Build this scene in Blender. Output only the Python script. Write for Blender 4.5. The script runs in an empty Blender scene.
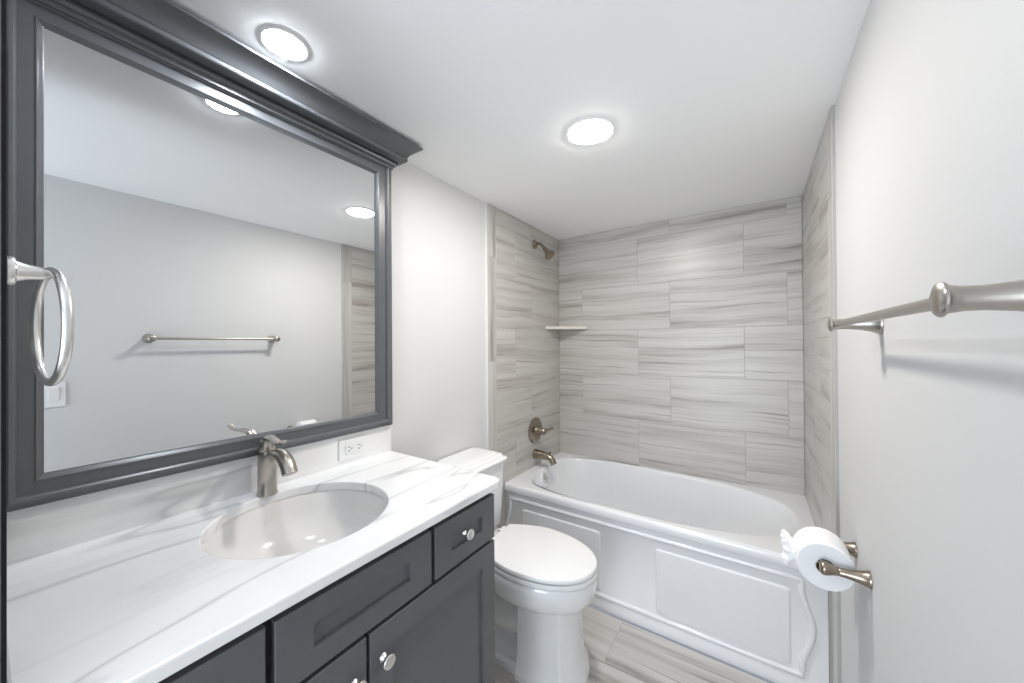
import bpy, bmesh, math, random
from mathutils import Vector, Matrix
random.seed(7)
PI = math.pi
scene = bpy.context.scene
col = scene.collection

# ------------------------------------------------------------------ camera
W, H, D = 1.52, 2.198, 2.567          # right wall, ceiling, back wall
CAM = Vector((1.2831, 0.0, 1.385))
yaw, pitch, roll = [math.radians(a) for a in (33.9142, 0.2914, -0.3951)]
Fv = Vector((-math.sin(yaw)*math.cos(pitch), math.cos(yaw)*math.cos(pitch), math.sin(pitch)))
Rv = Vector((math.cos(yaw), math.sin(yaw), 0))
Uv = Rv.cross(Fv)
R2 = Rv*math.cos(roll) + Uv*math.sin(roll)
U2 = -Rv*math.sin(roll) + Uv*math.cos(roll)
cd = bpy.data.cameras.new('camera')
cd.sensor_width = 36.0
cd.lens = 360.18/1024*36.0
cd.clip_start = 0.01
cam = bpy.data.objects.new('camera', cd)
col.objects.link(cam)
M = Matrix.Identity(4)
for i in range(3):
    M[i][0] = R2[i]; M[i][1] = U2[i]; M[i][2] = -Fv[i]; M[i][3] = CAM[i]
cam.matrix_world = M
scene.camera = cam

# ------------------------------------------------------------------ world, light, exposure
vs = scene.view_settings
vs.view_transform = 'Standard'
vs.look = 'None'
vs.exposure = 0.52
vs.gamma = 1.0
vs.use_curve_mapping = False
world = bpy.data.worlds.new('world')
scene.world = world
world.use_nodes = True
world.node_tree.nodes['Background'].inputs[0].default_value = (0.80, 0.88, 1.0, 1)
world.node_tree.nodes['Background'].inputs[1].default_value = 0.25
LAMP_A = 190.0      # emission of the lens nearest the mirror (cooler)
LAMP_B = 185.0      # emission of the lens over the room's middle (warmer)
ld = bpy.data.lights.new('added_fill_light', 'AREA')
ld.shape = 'RECTANGLE'; ld.size = 1.05; ld.size_y = 1.9
ld.energy = 38.0
ld.color = (0.83, 0.91, 1.0)
lo = bpy.data.objects.new('added_fill_light', ld)
lo.location = (0.85, -1.85, 1.05)
lo.rotation_euler = (math.radians(122), 0, 0)      # added unseen fill, aimed upward and +y through the added opening
col.objects.link(lo)
try:
    scene.cycles.max_bounces = 10
    scene.cycles.diffuse_bounces = 7
    scene.cycles.glossy_bounces = 6
    scene.cycles.sample_clamp_indirect = 8.0
    scene.cycles.use_denoising = True
    scene.cycles.caustics_reflective = False
    scene.cycles.caustics_refractive = False
except Exception:
    pass

# ------------------------------------------------------------------ materials
def new_mat(name):
    m = bpy.data.materials.new(name); m.use_nodes = True
    nt = m.node_tree
    return m, nt, nt.nodes['Principled BSDF']
def N(nt, typ, **kw):
    n = nt.nodes.new(typ)
    for k, v in kw.items(): setattr(n, k, v)
    return n
def simple(name, rgb, rough=0.5, metal=0.0, bump=0.0, bscale=200.0, coat=0.0, var=0.0, vscale=6.0, spec=None):
    m, nt, b = new_mat(name)
    b.inputs['Roughness'].default_value = rough
    b.inputs['Metallic'].default_value = metal
    b.inputs['Base Color'].default_value = (*rgb, 1)
    if coat: b.inputs['Coat Weight'].default_value = coat; b.inputs['Coat Roughness'].default_value = 0.05
    if spec is not None: b.inputs['Specular IOR Level'].default_value = spec
    tc = N(nt, 'ShaderNodeTexCoord')
    nz = N(nt, 'ShaderNodeTexNoise'); nz.inputs['Scale'].default_value = bscale; nz.inputs['Detail'].default_value = 3
    nt.links.new(tc.outputs['Object'], nz.inputs['Vector'])
    if bump:
        bp = N(nt, 'ShaderNodeBump'); bp.inputs['Strength'].default_value = bump; bp.inputs['Distance'].default_value = 0.002
        nt.links.new(nz.outputs['Fac'], bp.inputs['Height']); nt.links.new(bp.outputs['Normal'], b.inputs['Normal'])
    if var:
        n2 = N(nt, 'ShaderNodeTexNoise'); n2.inputs['Scale'].default_value = vscale; n2.inputs['Detail'].default_value = 4
        nt.links.new(tc.outputs['Object'], n2.inputs['Vector'])
        cr = N(nt, 'ShaderNodeValToRGB')
        cr.color_ramp.elements[0].position = 0.3; cr.color_ramp.elements[1].position = 0.7
        cr.color_ramp.elements[0].color = (*[c*(1-var) for c in rgb], 1)
        cr.color_ramp.elements[1].color = (*[min(1, c*(1+var)) for c in rgb], 1)
        nt.links.new(n2.outputs['Fac'], cr.inputs['Fac']); nt.links.new(cr.outputs['Color'], b.inputs['Base Color'])
    return m
def brushed(name, rgb, rough=0.3):
    m, nt, b = new_mat(name)
    b.inputs['Metallic'].default_value = 1.0
    b.inputs['Base Color'].default_value = (*rgb, 1)
    tc = N(nt, 'ShaderNodeTexCoord'); mp = N(nt, 'ShaderNodeMapping')
    mp.inputs['Scale'].default_value = (25, 25, 25)
    nz = N(nt, 'ShaderNodeTexNoise'); nz.inputs['Scale'].default_value = 1; nz.inputs['Detail'].default_value = 2
    nt.links.new(tc.outputs['Object'], mp.inputs['Vector']); nt.links.new(mp.outputs['Vector'], nz.inputs['Vector'])
    mr = N(nt, 'ShaderNodeMapRange'); mr.inputs['To Min'].default_value = rough-0.012; mr.inputs['To Max'].default_value = rough+0.012
    nt.links.new(nz.outputs['Fac'], mr.inputs['Value']); nt.links.new(mr.outputs['Result'], b.inputs['Roughness'])
    return m
def emit(name, rgb, strength):
    m, nt, b = new_mat(name)
    b.inputs['Base Color'].default_value = (0.9, 0.9, 0.9, 1)
    b.inputs['Emission Color'].default_value = (*rgb, 1)
    b.inputs['Emission Strength'].default_value = strength
    return m
def ramp(nt, stops):
    cr = N(nt, 'ShaderNodeValToRGB'); e = cr.color_ramp.elements
    while len(e) < len(stops): e.new(0.5)
    for el, (p, c) in zip(e, stops):
        el.position = p; el.color = (c[0], c[1], c[2], 1)
    return cr
def tile_material(name, tone=1.0, rough=0.35):
    """vein-cut stone-look porcelain: long wavy streaks that run along the tile (UV in metres)"""
    m, nt, b = new_mat(name)
    L = nt.links.new
    uv = N(nt, 'ShaderNodeUVMap'); uv.uv_map = 'UVMap'
    # slow undulation of the veins
    mpw = N(nt, 'ShaderNodeMapping'); mpw.inputs['Scale'].default_value = (2.2, 1.5, 1)
    nw = N(nt, 'ShaderNodeTexNoise'); nw.inputs['Scale'].default_value = 1.0; nw.inputs['Detail'].default_value = 2
    L(uv.outputs['UV'], mpw.inputs['Vector']); L(mpw.outputs['Vector'], nw.inputs['Vector'])
    sub = N(nt, 'ShaderNodeMath', operation='SUBTRACT'); sub.inputs[1].default_value = 0.5
    mul = N(nt, 'ShaderNodeMath', operation='MULTIPLY'); mul.inputs[1].default_value = 0.045
    L(nw.outputs['Fac'], sub.inputs[0]); L(sub.outputs[0], mul.inputs[0])
    cb = N(nt, 'ShaderNodeCombineXYZ'); L(mul.outputs[0], cb.inputs['Y'])
    add = N(nt, 'ShaderNodeVectorMath', operation='ADD'); L(uv.outputs['UV'], add.inputs[0]); L(cb.outputs[0], add.inputs[1])
    def streak(sx, sy, det, rgh, off):
        mp = N(nt, 'ShaderNodeMapping'); mp.inputs['Scale'].default_value = (sx, sy, 1); mp.inputs['Location'].default_value = (off, off*1.7, off)
        nz = N(nt, 'ShaderNodeTexNoise'); nz.inputs['Scale'].default_value = 1.0
        nz.inputs['Detail'].default_value = det; nz.inputs['Roughness'].default_value = rgh
        L(add.outputs[0], mp.inputs['Vector']); L(mp.outputs['Vector'], nz.inputs['Vector'])
        return nz
    a = streak(0.75, 15, 5, 0.60, 0.0)
    ca = ramp(nt, [(0.29, [x*tone for x in (0.28, 0.255, 0.225)]), (0.40, [x*tone for x in (0.48, 0.46, 0.43)]),
                   (0.50, [x*tone for x in (0.575, 0.557, 0.527)]), (0.68, [x*tone for x in (0.65, 0.634, 0.605)])])
    L(a.outputs['Fac'], ca.inputs['Fac'])
    c = streak(1.1, 70, 3, 0.55, 3.1)
    cc = ramp(nt, [(0.29, (0.52, 0.50, 0.475)), (0.37, (0.90, 0.89, 0.885)), (0.45, (1, 1, 1)), (0.9, (1, 1, 1))])
    L(c.outputs['Fac'], cc.inputs['Fac'])
    mx = N(nt, 'ShaderNodeMix', data_type='RGBA', blend_type='MULTIPLY'); mx.inputs['Factor'].default_value = 1.0
    L(ca.outputs['Color'], mx.inputs['A']); L(cc.outputs['Color'], mx.inputs['B'])
    L(mx.outputs['Result'], b.inputs['Base Color'])
    b.inputs['Roughness'].default_value = rough
    return m
def marble_material(name):
    m, nt, b = new_mat(name)
    L = nt.links.new
    tc = N(nt, 'ShaderNodeTexCoord')
    def vein(sc, rot, det, lo_, hi, colr, off, dist=0.6):
        mp = N(nt, 'ShaderNodeMapping'); mp.inputs['Scale'].default_value = sc; mp.inputs['Rotation'].default_value = rot
        mp.inputs['Location'].default_value = off
        nz = N(nt, 'ShaderNodeTexNoise'); nz.inputs['Scale'].default_value = 1.0; nz.inputs['Detail'].default_value = det
        nz.inputs['Roughness'].default_value = 0.55; nz.inputs['Distortion'].default_value = dist
        L(tc.outputs['Object'], mp.inputs['Vector']); L(mp.outputs['Vector'], nz.inputs['Vector'])
        s = N(nt, 'ShaderNodeMath', operation='SUBTRACT'); s.inputs[1].default_value = 0.5
        ab = N(nt, 'ShaderNodeMath', operation='ABSOLUTE')
        L(nz.outputs['Fac'], s.inputs[0]); L(s.outputs[0], ab.inputs[0])
        r = ramp(nt, [(0.0, colr), (lo_, [min(1, (x+1)/2) for x in colr]), (hi, (1, 1, 1)), (1, (1, 1, 1))])
        L(ab.outputs[0], r.inputs['Fac'])
        return r
    v1 = vein((2.9, 0.42, 2.9), (0, 0, math.radians(9)), 3, 0.003, 0.013, (0.68, 0.68, 0.69), (2.2, 0.6, 0.1), 0.12)
    v2 = vein((6.0, 1.4, 6.0), (0, 0, math.radians(16)), 5, 0.01, 0.05, (0.91, 0.91, 0.915), (4.1, 2.6, 0.7), 0.5)
    mx = N(nt, 'ShaderNodeMix', data_type='RGBA', blend_type='MULTIPLY'); mx.inputs['Factor'].default_value = 1.0
    L(v1.outputs['Color'], mx.inputs['A']); L(v2.outputs['Color'], mx.inputs['B'])
    nz = N(nt, 'ShaderNodeTexNoise'); nz.inputs['Scale'].default_value = 4.0; nz.inputs['Detail'].default_value = 4
    L(tc.outputs['Object'], nz.inputs['Vector'])
    cl = ramp(nt, [(0.3, (0.79, 0.785, 0.78)), (0.62, (0.86, 0.86, 0.86))])
    L(nz.outputs['Fac'], cl.inputs['Fac'])
    m2 = N(nt, 'ShaderNodeMix', data_type='RGBA', blend_type='MULTIPLY'); m2.inputs['Factor'].default_value = 1.0
    L(cl.outputs['Color'], m2.inputs['A']); L(mx.outputs['Result'], m2.inputs['B'])
    L(m2.outputs['Result'], b.inputs['Base Color'])
    b.inputs['Roughness'].default_value = 0.18
    return m

MT = {}
MT['wall'] = simple('wall_paint', (0.66, 0.66, 0.66), 0.6, bump=0.12, bscale=420)
MT['ceiling'] = simple('ceiling_paint', (0.93, 0.93, 0.93), 0.8, bump=0.08, bscale=300)
MT['tile'] = tile_material('vein_tile', 0.90, 0.32)
MT['floor_tile'] = tile_material('floor_vein_tile', 0.95, 0.4)
MT['grout'] = simple('grout', (0.42, 0.41, 0.40), 0.9, bump=0.3, bscale=300)
MT['marble'] = marble_material('white_veined_stone')
MT['gray'] = simple('charcoal_lacquer', (0.108, 0.112, 0.118), 0.30, bump=0.03, bscale=600, var=0.05)
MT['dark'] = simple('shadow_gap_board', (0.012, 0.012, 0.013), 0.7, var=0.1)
MT['mirror'] = simple('mirror_silver', (0.80, 0.81, 0.81), 0.0, metal=1.0)
MT['porcelain'] = simple('white_porcelain', (0.84, 0.845, 0.85), 0.12, coat=0.6, var=0.01)
MT['acrylic'] = simple('white_tub_acrylic', (0.80, 0.81, 0.83), 0.16, coat=0.4, var=0.01)
MT['seat'] = simple('white_seat_plastic', (0.86, 0.865, 0.87), 0.2, var=0.01)
MT['sink'] = simple('sink_porcelain', (0.72, 0.705, 0.69), 0.1, coat=0.5, var=0.01)
MT['nickel'] = brushed('brushed_nickel', (0.47, 0.44, 0.40), 0.30)
MT['bronze'] = brushed('warm_brushed_nickel', (0.33, 0.28, 0.225), 0.25)
MT['bright'] = brushed('polished_nickel', (0.80, 0.785, 0.76), 0.26)
MT['chrome'] = simple('chrome', (0.75, 0.75, 0.75), 0.08, metal=1.0, var=0.02)
MT['plastic'] = simple('white_plate_plastic', (0.82, 0.82, 0.82), 0.35, var=0.01)
MT['slot'] = simple('black_slot', (0.02, 0.02, 0.02), 0.6, var=0.1)
MT['paper'] = simple('tissue_paper', (0.88, 0.88, 0.89), 0.95, bump=0.25, bscale=350)
MT['card'] = simple('cardboard_core', (0.36, 0.27, 0.19), 0.9, var=0.1)
MT['shelf'] = simple('cream_stone', (0.70, 0.66, 0.60), 0.3, var=0.06, vscale=12)
MT['lens_cool'] = emit('lamp_lens_cool', (0.87, 0.935, 1.0), LAMP_A)
MT['lens_warm'] = emit('lamp_lens_warm', (1.0, 0.955, 0.90), LAMP_B)

# ------------------------------------------------------------------ helpers
def finish(me, angle=35):
    bm = bmesh.new(); bm.from_mesh(me)
    bmesh.ops.recalc_face_normals(bm, faces=bm.faces)
    lim = math.radians(angle)
    for f in bm.faces: f.smooth = True
    for e in bm.edges:
        e.smooth = not (len(e.link_faces) == 2 and e.calc_face_angle(0) > lim)
    bm.to_mesh(me); bm.free()
def link(name, me, mat, parent=None):
    o = bpy.data.objects.new(name, me)
    for m in (mat if isinstance(mat, (list, tuple)) else [mat]): me.materials.append(m)
    col.objects.link(o)
    if parent is not None: o.parent = parent
    return o
def obj(name, bm, mat, parent=None, smooth=35, bevel=0.0, seg=2):
    if bevel:
        bmesh.ops.bevel(bm, geom=[e for e in bm.edges if len(e.link_faces) == 2 and e.calc_face_angle(0) > 0.5],
                        offset=bevel, segments=seg, profile=0.5, affect='EDGES', clamp_overlap=True)
    me = bpy.data.meshes.new(name)
    bm.to_mesh(me); bm.free()
    finish(me, smooth)
    return link(name, me, mat, parent)
def tag(o, label=None, cat=None, group=None, kind=None):
    if label: o['label'] = label
    if cat: o['category'] = cat
    if group: o['group'] = group
    if kind: o['kind'] = kind
    return o
def thing(name, label, cat, group=None, loc=(0, 0, 0)):
    o = bpy.data.objects.new(name, None)
    o.empty_display_size = 0.05
    o.location = loc
    col.objects.link(o)
    return tag(o, label, cat, group)
def struct(o, label=None):
    o['kind'] = 'structure'
    if label: o['label'] = label
    return o
def B(): return bmesh.new()
def box(bm, x0, x1, y0, y1, z0, z1, mi=0):
    vs_ = [bm.verts.new(p) for p in ((x0,y0,z0),(x1,y0,z0),(x1,y1,z0),(x0,y1,z0),(x0,y0,z1),(x1,y0,z1),(x1,y1,z1),(x0,y1,z1))]
    fs = []
    for f in ((3,2,1,0),(4,5,6,7),(0,1,5,4),(1,2,6,5),(2,3,7,6),(3,0,4,7)):
        q = bm.faces.new([vs_[i] for i in f]); q.material_index = mi; fs.append(q)
    return vs_, fs
def loft(bm, rings, cap0=True, cap1=True, closed=True, mi=0):
    R = [[bm.verts.new(p) for p in r] for r in rings]
    n = len(R[0])
    for a, b in zip(R[:-1], R[1:]):
        for i in range(n if closed else n-1):
            j = (i+1) % n
            f = bm.faces.new((a[i], a[j], b[j], b[i])); f.material_index = mi
    if cap0: bm.faces.new(list(reversed(R[0]))).material_index = mi
    if cap1: bm.faces.new(R[-1]).material_index = mi
    return R
def frame_of(t):
    t = Vector(t).normalized()
    up = Vector((0, 0, 1)) if abs(t.z) < 0.95 else Vector((0, 1, 0))
    a = t.cross(up).normalized()
    return a, a.cross(t).normalized()
def tube(bm, pts, radii, n=16, cap=True, sq=(1, 1), closed=False, up=None):
    pts = [Vector(p) for p in pts]; m = len(pts)
    if not isinstance(radii, (list, tuple)): radii = [radii]*m
    rings = []
    prev = None
    for i, p in enumerate(pts):
        if closed: t = pts[(i+1) % m]-pts[i-1]
        else: t = pts[min(i+1, m-1)]-pts[max(i-1, 0)]
        t.normalize()
        if up is not None:
            a = t.cross(Vector(up)).normalized(); b = a.cross(t).normalized()
        elif prev is None: a, b = frame_of(t)
        else:
            a = (prev - t*prev.dot(t)).normalized(); b = a.cross(t).normalized()
        prev = a
        rings.append([p + a*(math.cos(2*PI*k/n)*radii[i]*sq[0]) + b*(math.sin(2*PI*k/n)*radii[i]*sq[1]) for k in range(n)])
    if closed:
        rings.append(rings[0])
        R = [[bm.verts.new(p) for p in r] for r in rings[:-1]]
        for i in range(m):
            A_, B_ = R[i], R[(i+1) % m]
            for k in range(n): bm.faces.new((A_[k], A_[(k+1) % n], B_[(k+1) % n], B_[k]))
    else: loft(bm, rings, cap, cap)
def lathe(bm, prof, origin=(0, 0, 0), axis=(0, 0, 1), n=32, cap=True):
    """prof: (distance along axis, radius)"""
    o = Vector(origin); t = Vector(axis).normalized(); a, b = frame_of(t)
    rings = [[o + t*h + (a*math.cos(2*PI*k/n) + b*math.sin(2*PI*k/n))*max(r, 1e-5) for k in range(n)] for h, r in prof]
    loft(bm, rings, cap, cap)
def spline(pts, n=8):
    P = [Vector(p) for p in pts]; out = []
    for i in range(len(P)-1):
        p0, p1, p2, p3 = P[max(i-1, 0)], P[i], P[i+1], P[min(i+2, len(P)-1)]
        for k in range(n):
            t = k/n
            out.append(0.5*((2*p1)+(p2-p0)*t+(2*p0-5*p1+4*p2-p3)*t*t+(3*p1-p0-3*p2+p3)*t**3))
    out.append(P[-1]); return out
def interp(vals, n=8):
    return [v.x for v in spline([(v, 0, 0) for v in vals], n)]
def sup(cx, cy, a, b, z, e=2.0, n=96, ph=0.0):
    out = []
    for k in range(n):
        t = 2*PI*k/n + ph
        c, s = math.cos(t), math.sin(t)
        out.append(Vector((cx + a*math.copysign(abs(c)**(2/e), c), cy + b*math.copysign(abs(s)**(2/e), s), z)))
    return out

# ------------------------------------------------------------------ room shell
def slab(name, x0, x1, y0, y1, z0, z1, mat, label=None):
    bm = B(); box(bm, x0, x1, y0, y1, z0, z1)
    return struct(obj(name, bm, mat), label)
Y0 = -1.6
slab('wall_left', -0.12, 0.0, Y0-0.1, D+0.12, -0.1, H+0.1, MT['wall'])
slab('wall_right', W, W+0.12, Y0-0.1, D+0.12, -0.1, H+0.1, MT['wall'])
slab('wall_back', 0.0, W, D, D+0.12, -0.1, H+0.1, MT['wall'])
slab('ceiling', 0.0, W, Y0-0.1, D, H, H+0.1, MT['ceiling'])
bm = B()                                                     # wall behind the camera with an opening added for the fill light
box(bm, 0.0, 0.25, Y0-0.1, Y0, 0, H); box(bm, 1.46, W, Y0-0.1, Y0, 0, H); box(bm, 0.25, 1.46, Y0-0.1, Y0, 2.17, H)
struct(obj('wall_front', bm, MT['wall']))

def tile_wall(name, origin, udir, vdir, ndir, cells, thick, mats, bevel=0.0012, gap=0.0022, label=None, flip=None):
    """cells: (u0,u1,v0,v1,vertical?) each an own slab of tile in ONE mesh, on a grout bed"""
    o = Vector(origin); U, V, Nn = Vector(udir), Vector(vdir), Vector(ndir)
    bm = B(); uvl = bm.loops.layers.uv.new('UVMap')
    def solid(u0, u1, v0, v1, h, mi, bv, vertical=False):
        b2 = B(); box(b2, u0, u1, v0, v1, 0, h)
        if bv:
            bmesh.ops.bevel(b2, geom=[e for e in b2.edges if all(abs(v.co.z-h) < 1e-6 for v in e.verts)], offset=bv, segments=1, affect='EDGES')
        ru, rv = random.uniform(0, 40), random.uniform(0, 40)
        tilt = random.uniform(-0.035, 0.035); fl = random.choice((-1, 1))
        mp = {}
        for v in b2.verts: mp[v] = bm.verts.new(o + U*v.co.x + V*v.co.y + Nn*v.co.z)
        for f in b2.faces:
            q = bm.faces.new([mp[v] for v in f.verts]); q.material_index = mi
            for lp, v in zip(q.loops, f.verts):
                a, b_ = (v.co.x, v.co.y) if not vertical else (v.co.y, v.co.x)
                lp[uvl].uv = (fl*a + ru, b_ + tilt*a + rv)
        b2.free()
    us = [c[0] for c in cells]+[c[1] for c in cells]; vv = [c[2] for c in cells]+[c[3] for c in cells]
    solid(min(us)+.001, max(us)-.001, min(vv)+.001, max(vv)-.001, thick-0.0012, 1, 0)
    for c in cells:
        g = gap/2
        solid(c[0]+g, c[1]-g, c[2]+g, c[3]-g, thick, 0, bevel, len(c) > 4 and c[4])
    me = bpy.data.meshes.new(name); bm.to_mesh(me); bm.free()
    b3 = bmesh.new(); b3.from_mesh(me); bmesh.ops.recalc_face_normals(b3, faces=b3.faces); b3.to_mesh(me); b3.free()
    return struct(link(name, me, mats), label)
def rows_cells(u0, u1, rows, joints):
    out = []
    for r, (za, zb) in enumerate(rows):
        js = [u0] + [j for j in joints[r % 2] if u0+0.01 < j < u1-0.01] + [u1]
        for a, b in zip(js[:-1], js[1:]): out.append((a, b, za, zb))
    return out
TUB = 0.531
TZ = TUB - 0.003
rows = [(2.102, H), (1.789, 2.102), (1.476, 1.789), (1.163, 1.476), (0.850, 1.163), (TZ, 0.850)]
JB = ([0.206, 0.823, 1.441], [0.616, 1.235])
T1, T2 = 1.644, 1.729                     # bullnose strip at the front edge of the surround
tile_wall('trim_1', (0, D, 0), (1, 0, 0), (0, 0, 1), (0, -1, 0), rows_cells(0.010, W-0.010, rows, JB), 0.010,
          [MT['tile'], MT['grout']], label='grey veined tile on the wall at the back of the tub')
JL = ([2.137], [1.936])
edge_l = [(T1, T2, 1.893, H, True), (T1, T2, 1.28, 1.893, True), (T1, T2, 0.665, 1.28, True), (T1, T2, 0.05, 0.665, True)]
cl = rows_cells(T2, D, rows, JL) + edge_l
tile_wall('trim_2', (0, 0, 0), (0, 1, 0), (0, 0, 1), (1, 0, 0), cl, 0.010, [MT['tile'], MT['grout']],
          label='grey veined tile on the wall behind the shower head')
JR = ([2.155], [1.95, 2.36])
tile_wall('trim_3', (W, 0, 0), (0, 1, 0), (0, 0, 1), (-1, 0, 0), rows_cells(T2, D, rows, JR) + edge_l, 0.010,
          [MT['tile'], MT['grout']], label='grey veined tile on the right wall beside the tub')
slab('trim_4', 0.0002, 0.0095, T1-0.0070, T1+0.0002, 0.001, H-0.0005, MT['plastic'])
# floor: long tiles running along x
fc = []
yr = Y0-0.1; k = 0
fr = [Y0-0.1] + [y for y in (-0.61, -0.305, 0.0, 0.305, 0.61, 0.915, 1.22, 1.525)] + [1.797]
for a, b in zip(fr[:-1], fr[1:]):
    js = [0.0] + ([0.42, 1.03] if k % 2 else [0.73, 1.34]) + [W]
    for u0, u1 in zip(js[:-1], js[1:]): fc.append((u0, u1, a, b))
    k += 1
tile_wall('floor', (0, 0, -0.012), (1, 0, 0), (0, 1, 0), (0, 0, 1), fc, 0.012, [MT['floor_tile'], MT['grout']],
          label='grey veined floor tile laid in long rows')

# ------------------------------------------------------------------ bathtub
tub = thing('bathtub', 'white alcove bathtub with a moulded panel front between three tiled walls', 'bathtub')
bm = B()
n = 128
X0, X1, YF, YB = 0.0105, W-0.0105, 1.800, D-0.0105
cxm, cym = (X0+X1)/2, (YF+YB)/2
def rect(ins, z, yf=None, e=60, back=0.0):
    y0 = (YF if yf is None else yf)+ins
    out = []
    for k in range(n):
        t = 2*PI*k/n; dx, dy = math.cos(t), math.sin(t)
        q = min(((X1 if dx > 0 else X0)-cxm)/dx if abs(dx) > 1e-9 else 1e9, ((YB if dy > 0 else y0)-cym)/dy if abs(dy) > 1e-9 else 1e9)
        out.append([cxm+dx*q, cym+dy*q, z])
    for a_, b_ in ((X0, y0), (X0, YB), (X1, y0), (X1, YB)):
        i = min(range(n), key=lambda j: (out[j][0]-a_)**2+(out[j][1]-b_)**2); out[i] = [a_, b_, z]
    return [Vector(p) for p in out]
def basin_ring(g, z, gl=None, gr=None, eL=4.0, eR=2.6):
    """square drain end, rounded lounging end; g: shrink in y, gl/gr: shrink of the two ends"""
    gl = g if gl is None else gl; gr = g if gr is None else gr
    out = []; c0 = 0.70
    for k in range(n):
        t = 2*PI*k/n; c, s_ = math.cos(t), math.sin(t)
        e = eR if c > 0 else eL; a = (0.742-gr) if c > 0 else (0.622-gl)
        out.append(Vector((c0+a*math.copysign(abs(c)**(2/e), c), 2.190+(0.345-g)*math.copysign(abs(s_)**(2/e), s_), z)))
    return out
rings = [rect(0.014, 0.0, YF-0.004), rect(0.014, 0.052, YF-0.004), rect(0.016, 0.062), rect(0.016, 0.474), rect(0.010, 0.484), rect(0.002, 0.487), rect(0, 0.493),
         rect(0, 0.516), rect(0.003, 0.525), rect(0.010, 0.530), rect(0.018, TUB), 
         basin_ring(-0.014, TUB), basin_ring(-0.006, 0.5298), basin_ring(0.000, 0.5265), basin_ring(0.005, 0.5200), basin_ring(0.0085, 0.508), basin_ring(0.018, 0.47, 0.016, 0.03),
         basin_ring(0.032, 0.40, 0.034, 0.065), basin_ring(0.052, 0.30, 0.06, 0.14), basin_ring(0.075, 0.21, 0.085, 0.22),
         basin_ring(0.10, 0.155, 0.11, 0.28, 3.6), basin_ring(0.14, 0.128, 0.15, 0.34, 3.2), basin_ring(0.24, 0.12, 0.30, 0.48, 3)]
loft(bm, rings, True, True)
body = obj('tub_body', bm, MT['acrylic'], tub, 50)
# moulded apron frame with serpentine ends
def serp(x0, x1, z0, z1, amp, ns=20):
    pts = []
    for i in range(ns): pts.append((x0+(x1-x0)*i/ns, z0))
    for i in range(ns):
        t = i/ns; pts.append((x1+amp*math.sin(PI*min(1, max(0, (t-0.08)/0.84)))**2, z0+(z1-z0)*t))
    for i in range(ns): pts.append((x1-(x1-x0)*i/ns, z1))
    for i in range(ns):
        t = i/ns; pts.append((x0-amp*0.8*math.sin(PI*min(1, max(0, (t-0.08)/0.84)))**2, z1-(z1-z0)*t))
    return pts
AY = YF+0.016
bm = B()
tube(bm, [(x, AY, z) for x, z in serp(0.042, 1.430, 0.070, 0.447, 0.034)], 0.0115, 12, closed=True, sq=(1, 0.9), up=(0, 1, 0))
apron = obj('apron_molding', bm, MT['acrylic'], tub, 60)
for x0, x1 in ((0.125, 0.610), (0.880, 1.397)):
    bm = B()
    rr = []
    for ins, y in ((0, AY+0.004), (0.003, AY-0.003), (0.008, AY-0.006), (0.016, AY-0.006)):
        rr.append(None)
        q = sup((x0+x1)/2, 0.246, (x1-x0)/2-ins, 0.155-ins, 0, 30, 96)
        rr[-1] = [Vector((p.x, y, p.y)) for p in q]
    loft(bm, rr, True, True)
    obj('apron_panel', bm, MT['acrylic'], tub, 30)
# overflow plate on the sloping drain end
ov = Vector((0.094, 2.150, 0.466)); onrm = Vector((1.0, 0, 0.32)).normalized()
bm = B(); lathe(bm, [(-0.016, 0.058), (0.006, 0.058), (0.013, 0.054), (0.016, 0.046), (0.013, 0.036)], ov, onrm, 36)
op = obj('overflow_plate', bm, MT['acrylic'], tub, 40)
bm = B(); lathe(bm, [(0.010, 0.034), (0.018, 0.033), (0.021, 0.025), (0.016, 0.019), (0.021, 0.014), (0.023, 0.0)], ov, onrm, 28)
tag(obj('overflow_knob', bm, MT['chrome'], op, 40), 'chrome centre of the overflow plate')
bm = B(); lathe(bm, [(0, 0.036), (0.003, 0.035), (0.004, 0.026), (0.002, 0.02), (0.006, 0.016), (0.008, 0.0)], (0.30, 2.185, 0.119), (0, 0, 1), 28)
obj('drain', bm, MT['chrome'], tub, 40)

# ------------------------------------------------------------------ tub spout, valve, shower head, corner shelf
sp = thing('tub_spout', 'nickel tub spout on the tiled wall low above the tub rim', 'tub spout', loc=(0.01, 2.170, 0.617))
bm = B()
pth = spline([(0.0005, 0, 0.0), (0.05, 0, 0.0), (0.10, 0, -0.004), (0.130, 0, -0.022), (0.148, 0, -0.050)], 8)
rad = interp([0.033, 0.028, 0.0245, 0.023, 0.021], 8)
tube(bm, pth, rad, 24)
obj('spout_body', bm, MT['bronze'], sp, 40)
bm = B(); lathe(bm, [(0, 0.006), (0.012, 0.005), (0.016, 0.009), (0.022, 0.009), (0.024, 0.006)], (0.118, 0, 0.006), (0.15, 0, 1), 16)
obj('diverter_knob', bm, MT['bronze'], sp, 40)

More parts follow.
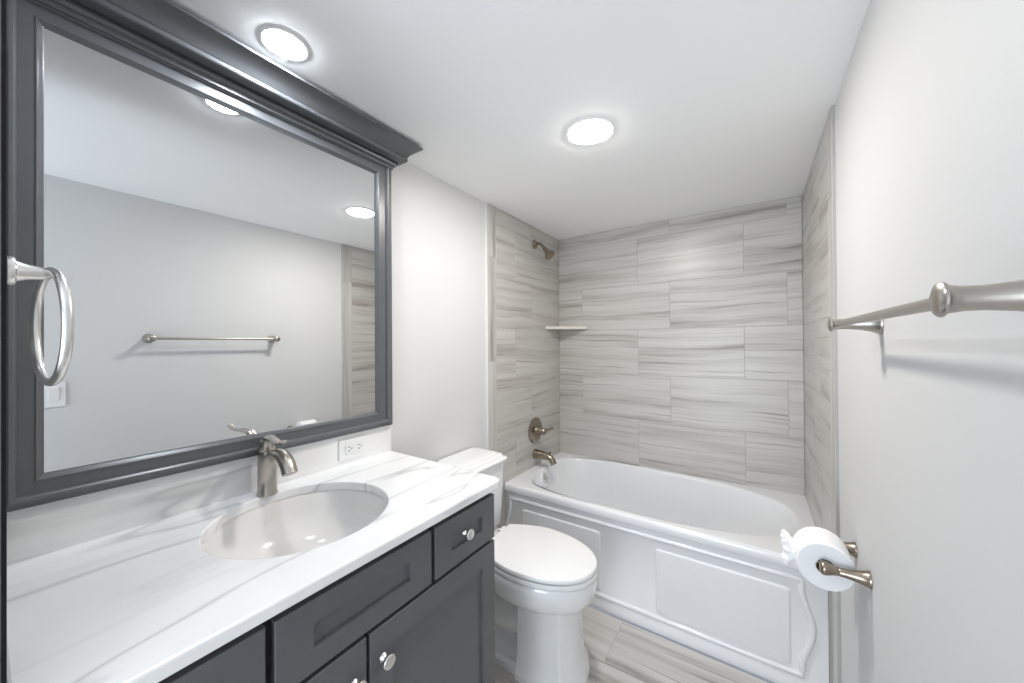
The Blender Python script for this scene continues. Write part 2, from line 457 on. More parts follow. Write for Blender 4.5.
vl = thing('shower_valve', 'round nickel shower valve with a lever handle above the tub spout', 'shower valve', loc=(0.01, 2.170, 0.780))
bm = B(); lathe(bm, [(0.0005, 0.088), (0.006, 0.088), (0.011, 0.082), (0.013, 0.066), (0.018, 0.044), (0.018, 0.0)], (0, 0, 0), (1, 0, 0), 48)
obj('escutcheon', bm, MT['bronze'], vl, 35)
bm = B(); lathe(bm, [(0.015, 0.034), (0.03, 0.029), (0.055, 0.024), (0.080, 0.022), (0.086, 0.017), (0.087, 0)], (0, 0, 0), (1, 0, 0), 32)
hd = obj('valve_hub', bm, MT['bronze'], vl, 40)
bm = B(); tube(bm, spline([(0.066, 0, 0), (0.080, 0.03, 0.004), (0.090, 0.060, 0.006), (0.094, 0.082, 0.008)], 6), interp([0.015, 0.011, 0.0095, 0.0125], 6), 16)
obj('valve_handle', bm, MT['bronze'], vl, 40)

sh = thing('wall_shower', 'nickel bell shower head on a short arm high on the tiled wall', 'shower head', loc=(0.01, 2.185, 2.078))
bm = B(); lathe(bm, [(0.0005, 0.033), (0.006, 0.033), (0.013, 0.026), (0.018, 0.014), (0.02, 0.012)], (0, 0, 0), (1, 0, 0), 32)
obj('flange', bm, MT['bronze'], sh, 40)
bm = B(); tube(bm, spline([(0.005, 0, 0), (0.03, 0, 0.003), (0.055, 0, -0.010), (0.076, 0, -0.036)], 8), 0.0095, 16)
obj('shower_arm', bm, MT['bronze'], sh, 40)
bm = B(); ax = Vector((0.62, 0.0, -0.78))
lathe(bm, [(-0.004, 0.012), (0.010, 0.016), (0.018, 0.016), (0.026, 0.015), (0.045, 0.022), (0.062, 0.034), (0.070, 0.038), (0.078, 0.038), (0.080, 0.034), (0.077, 0.028), (0.077, 0)], (0.076, 0, -0.036), ax, 36)
obj('spray_head', bm, MT['bronze'], sh, 35)

bm = B()
z1, z0 = 1.508, 1.488
tri = [(0.0105, D-0.0105), (0.252, D-0.0105), (0.248, D-0.024), (0.024, 2.340), (0.0105, 2.336)]
loft(bm, [[(x, y, z0) for x, y in tri], [(x, y, z1) for x, y in tri]])
cs = obj('corner_shelf', bm, MT['shelf'], None, 30, 0.003)
tag(cs, 'small cream triangular shelf in the tiled corner over the tub', 'shelf')

# ------------------------------------------------------------------ vanity
VX, VY0, VY1 = 0.580, 0.0225, 0.9385
van = thing('vanity_cabinet', 'charcoal grey shaker vanity cabinet with round nickel knobs under the white counter', 'vanity cabinet')
bm = B()
for b_ in ((0.002, 0.558, VY0, VY0+0.016), (0.002, 0.558, VY1-0.016, VY1), (0.002, 0.008, VY0+0.016, VY1-0.016), (0.540, 0.558, VY0+0.016, VY1-0.016)):
    box(bm, *b_, 0.10, 0.9150)
box(bm, 0.008, 0.540, VY0+0.016, VY1-0.016, 0.10, 0.118)
obj('cabinet_box', bm, MT['gray'], van, 30, 0.0015)
bm = B(); box(bm, 0.5582, 0.5605, VY0+0.012, VY1-0.012, 0.115, 0.9145)  # near-black sheet standing in for the shade between the fronts
tag(obj('gap_shade_sheet', bm, MT['dark'], van, 30), 'black shadow gap behind the doors and drawers')
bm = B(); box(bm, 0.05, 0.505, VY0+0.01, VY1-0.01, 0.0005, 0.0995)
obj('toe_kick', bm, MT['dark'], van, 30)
def shaker(name, y0, y1, z0, z1, rail_y, rail_z):
    bm = B()
    y0, y1 = max(y0*1.0115, VY0+0.004), y1*1.0115; z0, z1 = max(0.105, 1.385+(z0-1.385)*1.0115), 1.385+(z1-1.385)*1.0115
    x0, x1, xr = 0.561, VX, VX-0.008
    a0, a1, c0, c1 = y0+rail_y, y1-rail_y, z0+rail_z, z1-rail_z
    outer_b = [(x0, y0, z0), (x0, y1, z0), (x0, y1, z1), (x0, y0, z1)]
    e = 0.0015
    o1 = [(x1-e, y0, z0), (x1-e, y1, z0), (x1-e, y1, z1), (x1-e, y0, z1)]
    o2 = [(x1, y0+e, z0+e), (x1, y1-e, z0+e), (x1, y1-e, z1-e), (x1, y0+e, z1-e)]
    i1 = [(x1, a0, c0), (x1, a1, c0), (x1, a1, c1), (x1, a0, c1)]
    i2 = [(xr, a0+0.001, c0+0.001), (xr, a1-0.001, c0+0.001), (xr, a1-0.001, c1-0.001), (xr, a0+0.001, c1-0.001)]
    loft(bm, [outer_b, o1, o2, i1, i2])
    return obj(name, bm, MT['gray'], van, 20)
def knob(parent, y, z, x=VX):
    bm = B()
    y, z = y*1.0115, 1.385+(z-1.385)*1.0115
    lathe(bm, [(0.0, 0.0105), (0.003, 0.010), (0.006, 0.007), (0.010, 0.0055), (0.016, 0.006), (0.019, 0.010), (0.0205, 0.0150), (0.0225, 0.0155), (0.0245, 0.0140), (0.0255, 0.009), (0.0255, 0)], (x, y, z), (1, 0, 0), 28)
    return tag(obj('knob', bm, MT['bright'], parent, 40), 'round brushed nickel knob')
d0 = shaker('drawer', VY0+0.004, 0.2755, 0.766, 0.9030, 0.064, 0.046); knob(d0, 0.150, 0.836, VX-0.008)
shaker('false_drawer_front', 0.2895, 0.6560, 0.766, 0.9030, 0.068, 0.046)
d1 = shaker('drawer', 0.6690, 0.926, 0.766, 0.9030, 0.062, 0.046); knob(d1, 0.793, 0.836, VX-0.008)
dl = shaker('door', VY0+0.004, 0.4675, 0.115, 0.7565, 0.060, 0.060); knob(dl, 0.438, 0.680)
dr = shaker('door', 0.4755, 0.926, 0.115, 0.7565, 0.060, 0.060); knob(dr, 0.509, 0.684)

# countertop with an oval cut-out
CZ, CB = 0.9407, 0.9160
CX1, CY0, CY1 = 0.5925, 0.0220, 0.968
SX, SY, SA, SB = 0.288, 0.488, 0.206, 0.210
bm = B()
n = 192
def rrect(x0, x1, y0, y1, z, r, ins=0.0):
    """points of a rounded rectangle, index-matched by angle about the sink centre"""
    out = []
    for k in range(n):
        t = 2*PI*k/n; dx, dy = math.cos(t), math.sin(t)
        X0_, X1_, Y0_, Y1_ = x0+ins, x1-ins, y0+ins, y1-ins
        s = min((X1_-SX)/dx if dx > 1e-9 else 1e9, (X0_-SX)/dx if dx < -1e-9 else 1e9, (Y1_-SY)/dy if dy > 1e-9 else 1e9, (Y0_-SY)/dy if dy < -1e-9 else 1e9)
        out.append([SX+dx*s, SY+dy*s, z])
    # snap the nearest sample to each corner so that the corner stays square
    for cx_, cy_ in ((x0+ins, y0+ins), (x0+ins, y1-ins), (x1-ins, y0+ins), (x1-ins, y1-ins)):
        i = min(range(n), key=lambda q: (out[q][0]-cx_)**2+(out[q][1]-cy_)**2)
        if (cx_ > SX and cy_ > SY and r):
            out[i] = [cx_, cy_, z]
        else: out[i] = [cx_, cy_, z]
    cx_, cy_, rc_ = x1-r, y1-r, r-ins             # round the free front corner
    for p in out:
        if r and p[0] > cx_ and p[1] > cy_:
            a_ = math.atan2(p[1]-cy_, p[0]-cx_); p[0] = cx_+rc_*math.cos(a_); p[1] = cy_+rc_*math.sin(a_)
    return [Vector(p) for p in out]
def oval(da, z): return sup(SX, SY, SA+da, SB+da, z, 2.0, n)
hx = 0.0015
loft(bm, [oval(0, CB), oval(0, CZ-0.004), oval(0.0012, CZ-0.0012), oval(0.004, CZ),
          rrect(hx, CX1, CY0, CY1, CZ, 0.03, 0.0045), rrect(hx, CX1, CY0, CY1, CZ-0.0013, 0.03, 0.0013), rrect(hx, CX1, CY0, CY1, CZ-0.0045, 0.03, 0.0), rrect(hx, CX1, CY0, CY1, CB+0.002, 0.03, 0.0), rrect(hx, CX1, CY0, CY1, CB, 0.03, 0.002), oval(0, CB)], False, False)
bmesh.ops.remove_doubles(bm, verts=bm.verts, dist=1e-6)
ct = obj('countertop', bm, MT['marble'], None, 20)
tag(ct, 'white stone countertop with grey veins and an oval cut-out on the vanity', 'countertop')
bm = B(); box(bm, 0.001, 0.020, CY0+0.001, CY1, CZ+0.0003, 1.0495)
bs = obj('backsplash', bm, MT['marble'], None, 30, 0.0012)
tag(bs, 'low stone backsplash strip with soft veins between counter and mirror frame', 'backsplash')

sk = thing('sink', 'white oval undermount sink basin set below the counter cut-out', 'sink')
bm = B()
rs = [sup(SX, SY, SA+0.022, SB+0.022, CB-0.0005, 2, n), sup(SX, SY, SA+0.003, SB+0.003, CB-0.0005, 2, n), sup(SX, SY, SA-0.002, SB-0.002, CB-0.010, 2, n), sup(SX, SY, SA-0.012, SB-0.012, CB-0.045, 2.05, n),
      sup(SX, SY, SA-0.030, SB-0.030, CB-0.085, 2.1, n), sup(SX, SY, SA-0.065, SB-0.065, CB-0.120, 2.1, n), sup(SX, SY, SA-0.115, SB-0.115, CB-0.138, 2.0, n), sup(SX, SY, 0.028, 0.028, CB-0.145, 2, n), 
      sup(SX, SY, 0.024, 0.024, CB-0.155, 2, n)]
out_r = [sup(SX, SY, 0.04, 0.04, CB-0.165, 2, n), sup(SX, SY, SA-0.10, SB-0.10, CB-0.152, 2, n), sup(SX, SY, SA-0.015, SB-0.015, CB-0.09, 2.1, n), sup(SX, SY, SA+0.012, SB+0.012, CB-0.02, 2, n), sup(SX, SY, SA+0.022, SB+0.022, CB-0.010, 2, n), rs[0]]
loft(bm, rs+out_r, False, False)
bmesh.ops.remove_doubles(bm, verts=bm.verts, dist=1e-6)
obj('basin', bm, MT['sink'], sk, 60)
bm = B(); lathe(bm, [(0, 0.026), (0.003, 0.0255), (0.004, 0.020), (0.002, 0.017), (0.005, 0.014), (0.007, 0.0)], (SX, SY, CB-0.150), (0, 0, 1), 28)
tag(obj('drain', bm, MT['nickel'], sk, 40), 'nickel sink drain')

# faucet
fa = thing('faucet', 'brushed nickel single-lever faucet on the counter behind the oval sink', 'faucet', loc=(0.0715, 0.486, CZ+0.0004))
bm = B()
def ell(cx_, cy_, a, b, z, m=32): return sup(cx_, cy_, a, b, z, 2.2, m)
loft(bm, [ell(0, 0, .0265, .0265, 0), ell(0, 0, .0265, .0265, .003), ell(0, 0, .0245, .0245, .008), ell(-.001, 0, .0235, .0235, .06), ell(-.003, 0, .0225, .0225, .105), ell(-.004, 0, .0215, .0215, .124), ell(-.004, 0, .019, .019, .128)])
fb = obj('faucet_body', bm, MT['nickel'], fa, 40)
bm = B()
pth = spline([(0.003, 0, 0.012), (0.007, 0, 0.055), (0.020, 0, 0.096), (0.048, 0, 0.124), (0.086, 0, 0.129), (0.120, 0, 0.114), (0.140, 0, 0.086)], 8)
tube(bm, pth, interp([0.0240, 0.0238, 0.0230, 0.0220, 0.0210, 0.0205, 0.0205], 8), 24, sq=(0.72, 1.0), up=(0, 1, 0) if False else None)
obj('spout', bm, MT['nickel'], fa, 40)
bm = B()
loft(bm, [ell(-.005, 0, .0205, .0205, .1285), ell(-.005, 0, .0215, .0215, .133), ell(-.005, 0, .0210, .0210, .145), ell(-.004, 0, .0180, .0185, .157), ell(-.002, 0, .0120, .0130, .165), ell(0, 0, .004, .004, .168)])
dm = obj('handle_dome', bm, MT['nickel'], fa, 50)
bm = B()
tube(bm, spline([(-0.014, 0, 0.152), (0.010, -0.001, 0.168), (0.045, -0.005, 0.171), (0.090, -0.010, 0.168), (0.118, -0.013, 0.171), (0.137, -0.015, 0.179)], 6), interp([0.011, 0.0135, 0.0120, 0.0095, 0.0085, 0.0075], 6), 18, sq=(1.1, 0.55))
obj('lever', bm, MT['nickel'], fa, 50)

# outlet on the backsplash
ou = thing('outlet', 'white horizontal two-socket wall outlet on the backsplash below the mirror corner', 'outlet', loc=(0.0202, 0.795, 0.996))
bm = B(); box(bm, 0, 0.006, -0.057, 0.057, -0.0355, 0.0355)
obj('cover_plate', bm, MT['plastic'], ou, 30, 0.002)
bm = B(); box(bm, 0.006, 0.0085, -0.034, 0.034, -0.0165, 0.0165)
rc = obj('receptacle', bm, MT['plastic'], ou, 30, 0.001)
for s in (-1, 1):
    for dz in (-0.0065, 0.0065):
        bm = B(); box(bm, 0.0080, 0.0088, s*0.020-0.0045, s*0.020+0.0045, dz-0.0012, dz+0.0012); tag(obj('slot', bm, MT['slot'], rc, 30), 'black socket slot')
    bm = B(); lathe(bm, [(0.008, 0.0024), (0.0088, 0.0024), (0.0088, 0)], (0, s*0.020+0.010, 0), (1, 0, 0), 12); tag(obj('ground_hole', bm, MT['slot'], rc, 30), 'black round ground hole')
    bm = B(); lathe(bm, [(0.006, 0.003), (0.0068, 0.0026), (0.007, 0)], (0, s*0.048, 0), (1, 0, 0), 14); obj('screw', bm, MT['plastic'], ou, 30)
for s in (-1, 1):
    bm = B(); box(bm, 0.0085, 0.0095, -0.0035, 0.0035, s*0.0075-0.003, s*0.0075+0.003); obj('test_button', bm, MT['plastic'], rc, 30, 0.0004)

# ------------------------------------------------------------------ mirror
mi = thing('mirror', 'large wall mirror in a charcoal moulded frame with a deep crown above the counter', 'mirror')
GY0, GY1, GZ0, GZ1 = 0.081, 0.893, 1.115, 2.071
bm = B(); box(bm, 0.004, 0.0200, GY0-0.012, GY1+0.012, GZ0-0.012, GZ1+0.012)
tag(obj('glass', bm, MT['mirror'], mi, 20), 'clear reflecting mirror glass')
prof = [(0.0, 0.0203), (0.0008, 0.0220), (0.0030, 0.0232), (0.0095, 0.0320), (0.0115, 0.0325), (0.0120, 0.0312), (0.0345, 0.0312), (0.0352, 0.0312), (0.0365, 0.0365), (0.0400, 0.0405), (0.0450, 0.0420), (0.0490, 0.0405), (0.0510, 0.0390), (0.0515, 0.0365), (0.0570, 0.0365), (0.0585, 0.0345), (0.0590, 0.031), (0.0590, 0.0015), (0.0, 0.0015)]
bm = B()
corners = [(-1, -1), (1, -1), (1, 1), (-1, 1)]
rings = []
for sy, sz in corners:
    rings.append([Vector((h, (GY0 if sy < 0 else GY1)+sy*d*(1.0 if sy < 0 else 1.22), (GZ0 if sz < 0 else GZ1)+sz*d*(1.08 if sz < 0 else 1.0))) for d, h in prof])
R = [[bm.verts.new(p) for p in r] for r in rings]
m_ = len(prof)
for i in range(4):
    a, b = R[i], R[(i+1) % 4]
    for k in range(m_): bm.faces.new((a[k], a[(k+1) % m_], b[(k+1) % m_], b[k]))
obj('frame', bm, MT['gray'], mi, 25)
# crown: swept profile with a mitred return at the far end
cp = [(0.0015, 2.110), (0.0460, 2.110), (0.0465, 2.1165), (0.0500, 2.1190), (0.0560, 2.1195), (0.0605, 2.1225), (0.0620, 2.1275), (0.0600, 2.1320), (0.0580, 2.1340), (0.0580, 2.1390), (0.0680, 2.1390), (0.0680, 2.1345), (0.0985, 2.1345), (0.1025, 2.1365), (0.1040, 2.1395), (0.1040, 2.1465), (0.1025, 2.1485), (0.0985, 2.1485), (0.0985, 2.1500)]
for t in range(0, 11):
    a = t/10
    cp.append((0.1015 + 0.062*(a - 0.10*math.sin(PI*a)), 2.1505 + 0.028*(a + 0.16*math.sin(PI*a))))
cp += [(0.1645, 2.1800), (0.1645, 2.1845), (0.1625, 2.1860), (0.0015, 2.1860)]
bm = B()
def oy(x): return GY1+0.0722+max(0.0, x-0.044)*0.46
left = [Vector((x, GY0-0.0575, z)) for x, z in cp]
mit = [Vector((x, oy(x), z)) for x, z in cp]
ret = [Vector((0.0015, oy(x), z)) for x, z in cp]
Rr = [[bm.verts.new(p) for p in r] for r in (left, mit, ret)]
k_ = len(cp)
for a, b in zip(Rr[:-1], Rr[1:]):
    for i in range(k_):
        j = (i+1) % k_
        try: bm.faces.new((a[i], a[j], b[j], b[i]))
        except ValueError: pass
bm.faces.new(Rr[0])
bmesh.ops.remove_doubles(bm, verts=bm.verts, dist=1e-6)
bmesh.ops.dissolve_degenerate(bm, edges=bm.edges, dist=1e-6)
obj('crown_molding', bm, MT['gray'], mi, 22)

# ------------------------------------------------------------------ tall cabinet at the near end, with the towel ring
tc_ = thing('linen_cabinet', 'tall charcoal cabinet side at the left edge of the picture beside the mirror', 'cabinet')
bm = B(); box(bm, 0.002, 0.540, -0.45, 0.0205, 0.0005, 2.000)
obj('cabinet_box', bm, MT['gray'], tc_, 30, 0.0015)
bm = B(); box(bm, 0.5402, 0.5420, -0.447, 0.0200, 0.105, 1.995)  # dark strip painted as the shade beside the door edge
tag(obj('gap_shade_sheet', bm, MT['dark'], tc_, 30), 'black shadow gap behind the doors')
for z0, z1 in ((0.11, 1.02), (1.026, 1.985)):
    bm = B(); box(bm, 0.5425, 0.560, -0.445, 0.0160, z0, z1)
    dd = obj('door', bm, MT['gray'], tc_, 30, 0.002)
    lz = 0.95 if z0 < 0.5 else 1.10
    bm = B(); lathe(bm, [(0.0, 0.0105), (0.003, 0.010), (0.006, 0.007), (0.016, 0.006), (0.0205, 0.0150), (0.0245, 0.0140), (0.0255, 0)], (0.560, -0.40, lz), (1, 0, 0), 24)
    obj('knob', bm, MT['bright'], dd, 40)

def post(parent, base, axis, length, rb=0.0235, rn=0.0095, rt=0.0165, mat=None, flare=False):
    """trumpet-shaped accessory post: flared foot, waist, button tip"""
    L = length
    pr = [(0.0005, rb), (0.003, rb), (0.006, rb*0.93), (L*0.20, rb*0.72), (L*0.42, rb*0.55), (L*0.66, max(rn, rb*0.46)), (L*0.80, rn*1.02), (L*0.90, rn*1.15), (L*0.935, rt*0.90), (L*0.95, rt), (L*0.975, rt), (L, rt*0.88), (L+0.002, rt*0.5), (L+0.0022, 0)]
    if flare:
        pr = pr[:3] + [(L*0.16, rb*0.78), (L*0.32, rb*0.62), (L*0.48, rb*0.53), (L*0.60, rn), (L*0.615, rn*0.94), (L*0.63, rn), (L*0.72, rn*1.12), (L*0.82, rt*0.86), (L*0.91, rt), (L*0.96, rt*0.98), (L, rt*0.84), (L+0.002, rt*0.5), (L+0.0022, 0)]
    bm = B(); lathe(bm, pr, base, axis, 32)
    return obj('post', bm, mat or MT['nickel'], parent, 40)

tr = thing('towel_ring', 'bright nickel towel ring hanging at the left edge in front of the mirror', 'towel ring')
post(tr, (0.515, 0.0207, 1.480), (0, 1, 0), 0.037, 0.0180, 0.0072, 0.0062, MT['bright'])
bm = B()
rc_, rr_ = Vector((0.530, 0.0530, 1.4105)), 0.0715
th = math.radians(6.5)
tube(bm, [rc_ + Vector((math.cos(th)*math.cos(2*PI*k/64)*rr_, math.sin(th)*math.cos(2*PI*k/64)*rr_, math.sin(2*PI*k/64)*rr_)) for k in range(64)], 0.0052, 14, closed=True, up=(-math.sin(th), math.cos(th), 0))
obj('ring', bm, MT['bright'], tr, 60)

# ------------------------------------------------------------------ towel bar on the right wall
tb = thing('towel_bar', 'long brushed nickel towel bar on the right wall', 'towel bar')
TBZ = 1.425
for y in (0.528, 1.138): post(tb, (W, y, TBZ), (-1, 0, 0), 0.088, 0.0255, 0.0120, 0.0175)
bm = B(); tube(bm, [(W-0.074, 0.531, TBZ), (W-0.074, 1.135, TBZ)], 0.0075, 20)
obj('bar', bm, MT['nickel'], tb, 40)

# toilet paper holder and roll
hp = thing('toilet_paper_holder', 'two-post nickel toilet paper holder on the right wall', 'toilet paper holder')
PZ = 0.785
for y in (1.252, 1.409): post(hp, (W, y, PZ), (-1, 0, 0), 0.096, 0.021, 0.0105, 0.0175, MT['bronze'], True)
bm = B(); lathe(bm, [(0, 0.008), (0.008, 0.0095), (0.145, 0.0095), (0.153, 0.008)], (W-0.083, 1.254, PZ), (0, 1, 0), 24)
obj('roller', bm, MT['bright'], hp, 40)
RX, RZ, RR = W-0.083, PZ-0.0088, 0.063
ro = thing('toilet_paper_roll', 'full white toilet paper roll with a fanned end on the wall holder', 'toilet paper roll')
bm = B()
ya, yb_ = 1.276, 1.382
lathe(bm, [(0, 0.0205), (0, RR-0.003), (0.003, RR), (yb_-ya-0.003, RR), (yb_-ya, RR-0.003), (yb_-ya, 0.0205), (0, 0.0205)], (RX, ya, RZ), (0, 1, 0), 64, cap=False)
obj('paper', bm, MT['paper'], ro, 40)
bm = B(); lathe(bm, [(0.0005, 0.0190), (0.0005, 0.0203), (yb_-ya-0.0005, 0.0203), (yb_-ya-0.0005, 0.0190), (0.0005, 0.0190)], (RX, ya, RZ), (0, 1, 0), 32, cap=False)
tag(obj('core', bm, MT['card'], ro, 40), 'brown cardboard core')
# fanned, gathered tail of the paper on the tub side of the roll
bm = B()
root = Vector((RX-0.061, (ya+yb_)/2+0.004, RZ+0.001)); axd = Vector((-0.96, 0.05, -0.10)).normalized(); a1, b1 = frame_of(axd)
rings = []
for h, r, amp, fl in ((-0.050, 0.047, 0.00, 0.20), (-0.030, 0.041, 0.02, 0.42), (-0.012, 0.031, 0.05, 0.62), (0.000, 0.021, 0.10, 0.85), (0.006, 0.019, 0.14, 1.0), (0.012, 0.024, 0.15, 1.0), (0.021, 0.0285, 0.15, 1.0), (0.027, 0.026, 0.16, 1.0), (0.026, 0.019, 0.20, 1.0), (0.019, 0.014, 0.24, 1.0), (0.023, 0.009, 0.2, 1.0), (0.020, 0.002, 0.1, 1.0)):
    ring_ = []
    for k in range(96):
        t = 2*PI*k/96
        rr2 = r*(1.45 if h > -0.006 else 1.0)*(1+amp*math.sin(11*t+h*70)+amp*0.6*math.sin(5*t+1.3+h*40))
        hh = h + (amp*0.018*math.sin(8*t+0.6) if h > 0.01 else 0) + (0.018*max(0, math.sin(t))*(-h/0.05)*0 )
        ring_.append(root + axd*hh + a1*(math.cos(t)*rr2) + b1*(math.sin(t)*rr2*fl))
    rings.append(ring_)
loft(bm, rings)
obj('fanned_end', bm, MT['paper'], ro, 70)

# light switch seen in the mirror
sw = thing('light_switch', 'white rocker light switch on the right wall seen in the mirror under the ring', 'light switch', loc=(W, 0.2045, 1.156))
bm = B(); box(bm, -0.006, -0.0003, -0.036, 0.036, -0.058, 0.058); obj('cover_plate', bm, MT['plastic'], sw, 30, 0.002)
bm = B()
loft(bm, [[(-0.006, -0.0165, -0.0335), (-0.006, 0.0165, -0.0335), (-0.006, 0.0165, 0.0335), (-0.006, -0.0165, 0.0335)], [(-0.0075, -0.0155, -0.0325), (-0.0075, 0.0155, -0.0325), (-0.0115, 0.0155, 0.0325), (-0.0115, -0.0155, 0.0325)]])
obj('rocker', bm, MT['plastic'], sw, 20)

# ------------------------------------------------------------------ toilet
to = thing('toilet', 'white two-piece toilet with closed lid between the vanity and the bathtub', 'toilet', loc=(0, 1.372, 0))
def outline(z, sc=1.0, dx=0.0, rear=0.26, tip=0.750, hw=0.187, rw=0.115, n_=40, sq_=1.0):
    """egg outline of an elongated seat: squared rear, round front; scaled about its middle"""
    half = []
    cxo = 0.50
    xm_ = rear + (tip-rear)*0.42
    for i in range(n_+1):
        t = i/n_
        if t < 0.45:                      # side from rear corner to widest
            u = t/0.45
            x = rear + (xm_-rear)*u
            y = rw + (hw-rw)*math.sin(u*PI/2)
        else:                             # ellipse to the tip
            u = (t-0.45)/0.55*PI/2
            x = xm_ + (tip-xm_)*math.sin(u); y = hw*(math.cos(u)**0.92 if math.cos(u) > 1e-9 else 0.0)
        half.append((x, y))
    pts = half + [(x, -y) for x, y in reversed(half[:-1])]
    return [Vector((cxo+(x-cxo)*sc+dx, y*sc, z)) for x, y in pts]
LT = 0.485
bm = B()
loft(bm, [outline(LT-0.021, 0.94), outline(LT-0.020, 0.985), outline(LT-0.018, 0.996), outline(LT-0.014, 1.0), outline(LT-0.006, 1.0), outline(LT-0.0015, 0.988), outline(LT, 0.955)])
obj('lid', bm, MT['seat'], to, 35)
bm = B()
loft(bm, [outline(LT-0.044, 0.955, rear=0.25), outline(LT-0.043, 0.99, rear=0.25), outline(LT-0.040, 1.003, rear=0.25), outline(LT-0.0285, 1.003, rear=0.25), outline(LT-0.0260, 0.988, rear=0.25), outline(LT-0.0255, 0.93, rear=0.25)])
obj('seat', bm, MT['seat'], to, 35)
for s in (-1, 1):
    bm = B(); tube(bm, [(0.243, s*0.075-0.022, LT-0.020), (0.243, s*0.075+0.022, LT-0.020)], 0.011, 16); obj('hinge', bm, MT['seat'], to, 40)
# bowl
RM = LT-0.0485
bm = B()
def bowl(z, sc, rear=0.20, tip=0.747, hw=0.185, rw=0.12, dx=0.0): return outline(z, sc, dx, rear, tip, hw, rw)
loft(bm, [bowl(RM, 0.93), bowl(RM, 0.975), bowl(RM-0.004, 0.998), bowl(RM-0.035, 0.997), bowl(RM-0.060, 0.982), bowl(RM-0.085, 0.945), bowl(RM-0.105, 0.885), bowl(RM-0.120, 0.81), bowl(RM-0.126, 0.72)])
obj('bowl', bm, MT['porcelain'], to, 50)
# pedestal: faceted skirt on a flared foot
def ped(z, g=0.0, top=0.0):
    p = [(0.450-g*0, -0.108-g), (0.640+g*0.5, -0.108-g), (0.646+g*0.6, -0.106-g), (0.650+g*0.8, -0.100-g), (0.674+g, -0.055-g*0.5), (0.682+g, -0.025), (0.684+g, 0.0), (0.682+g, 0.025), (0.674+g, 0.055+g*0.5), (0.652+g*0.8, 0.097+g), (0.645+g*0.6, 0.105+g), (0.636+g*0.5, 0.108+g), (0.450, 0.108+g), (0.440, 0.06), (0.440, -0.06)]
    return [Vector((x, y, z)) for x, y in p]
bm = B()
loft(bm, [ped(0.0005, 0.024), ped(0.022, 0.0235), ped(0.040, 0.018), ped(0.065, 0.010), ped(0.100, 0.0035), ped(0.150, 0.0), ped(0.320, -0.004), ped(0.345, 0.0)])
obj('pedestal', bm, MT['porcelain'], to, 14)
bm = B()                                           # foot behind the pedestal
loft(bm, [[(x, y, z) for x, y in ((0.10, -s), (0.12, -s-0.01), (0.455, -s-0.01), (0.455, s+0.01), (0.12, s+0.01), (0.10, s))] for z, s in ((0.0005, 0.108), (0.028, 0.108), (0.042, 0.096))])
obj('foot', bm, MT['porcelain'], to, 30, 0.003)
bm = B()
tube(bm, spline([(0.47, 0, 0.19), (0.40, 0, 0.18), (0.33, 0, 0.165), (0.26, 0, 0.15), (0.20, 0, 0.11), (0.175, 0, 0.03)], 8), interp([0.085, 0.088, 0.084, 0.078, 0.080, 0.085], 8), 28)
obj('trapway', bm, MT['porcelain'], to, 50)
bm = B()                                           # shelf under the tank
loft(bm, [sup(0.20, 0, 0.13, 0.085, 0.29, 4, 40), sup(0.19, 0, 0.165, 0.115, 0.36, 4, 40), sup(0.18, 0, 0.172, 0.13, RM-0.004, 4, 40), sup(0.18, 0, 0.168, 0.126, RM, 4, 40)])
obj('tank_deck', bm, MT['porcelain'], to, 40)
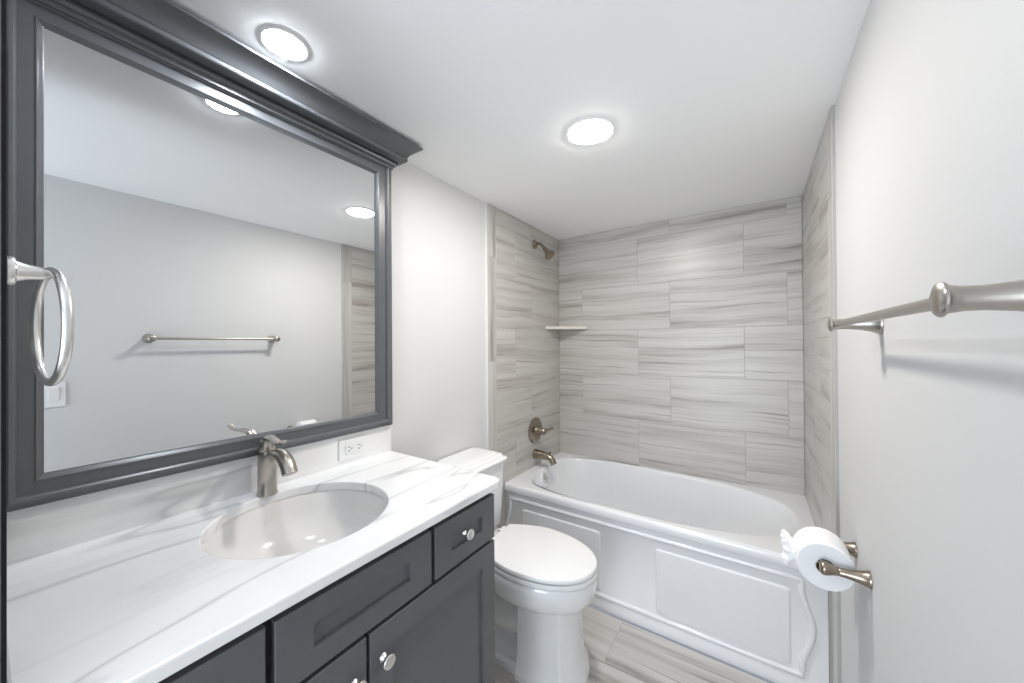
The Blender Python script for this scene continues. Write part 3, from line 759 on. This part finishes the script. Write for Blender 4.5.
# tank
bm = B()
def tk(z, a, b, e=9): return sup(0.012+a, 0, a, b, z, e, 64)
loft(bm, [tk(RM+0.002, 0.075, 0.125), tk(RM+0.010, 0.085, 0.145), tk(RM+0.03, 0.092, 0.154), tk(0.70, 0.097, 0.160), tk(0.782, 0.098, 0.161)])
obj('tank', bm, MT['porcelain'], to, 40)
bm = B()
loft(bm, [tk(0.7825, 0.100, 0.163), tk(0.785, 0.1065, 0.1695), tk(0.7955, 0.1080, 0.1715), tk(0.7990, 0.1065, 0.1705), tk(0.8005, 0.1030, 0.1675), tk(0.8010, 0.0985, 0.1630), tk(0.8050, 0.0970, 0.1615), tk(0.8120, 0.0950, 0.1595), tk(0.8155, 0.0920, 0.1565), tk(0.8165, 0.0860, 0.1505), tk(0.8170, 0.0820, 0.1465), tk(0.8205, 0.0800, 0.1445), tk(0.8225, 0.0760, 0.1405), tk(0.8230, 0.06, 0.125)])
obj('tank_lid', bm, MT['porcelain'], to, 30)
bm = B(); lathe(bm, [(0, 0.016), (0.006, 0.015), (0.010, 0.010), (0.014, 0.009)], (0.207, -0.110, 0.735), (1, 0, 0), 20); 
fl_ = obj('flush_lever', bm, MT['chrome'], to, 40)
bm = B(); tube(bm, [(0.218, -0.112, 0.735), (0.222, -0.085, 0.733), (0.224, -0.05, 0.728)], [0.006, 0.005, 0.007], 14, sq=(1, 0.7)); obj('lever_arm', bm, MT['chrome'], fl_, 40)
for s in (-1, 1):
    bm = B(); lathe(bm, [(0, 0.013), (0.006, 0.013), (0.013, 0.008), (0.015, 0)], (0.30, s*0.103, 0.041), (0, 0, 1), 20); obj('bolt_cap', bm, MT['seat'], to, 40)

# ------------------------------------------------------------------ recessed ceiling lights
def can(x, y, mat, label, q=1.0):
    t = thing('ceiling_light', label, 'ceiling light', 'recessed ceiling lights', (x, y, H))
    bm = B()
    lathe(bm, [(h, r*q) for h, r in ((-0.0003, 0.0925), (-0.0015, 0.0922), (-0.0028, 0.0895), (-0.0028, 0.0810), (-0.0018, 0.0775), (-0.0010, 0.0765), (-0.0003, 0.0765), (-0.0003, 0.0925))], (0, 0, 0), (0, 0, 1), 64, cap=False)
    obj('trim_ring', bm, MT['plastic'], t, 12)
    bm = B()
    lathe(bm, [(h, r*q) for h, r in ((-0.0012, 0.0763), (-0.0040, 0.0750), (-0.0072, 0.06), (-0.0088, 0.03), (-0.0092, 0.0))], (0, 0, 0), (0, 0, 1), 64)
    tag(obj('lens', bm, mat, t, 60), 'glowing white lens')
    return t
can(0.235, 0.466, MT['lens_cool'], 'recessed ceiling light touching the top of the mirror crown', 0.60)
can(0.7635, 1.322, MT['lens_warm'], 'recessed ceiling light in the open ceiling over the toilet')
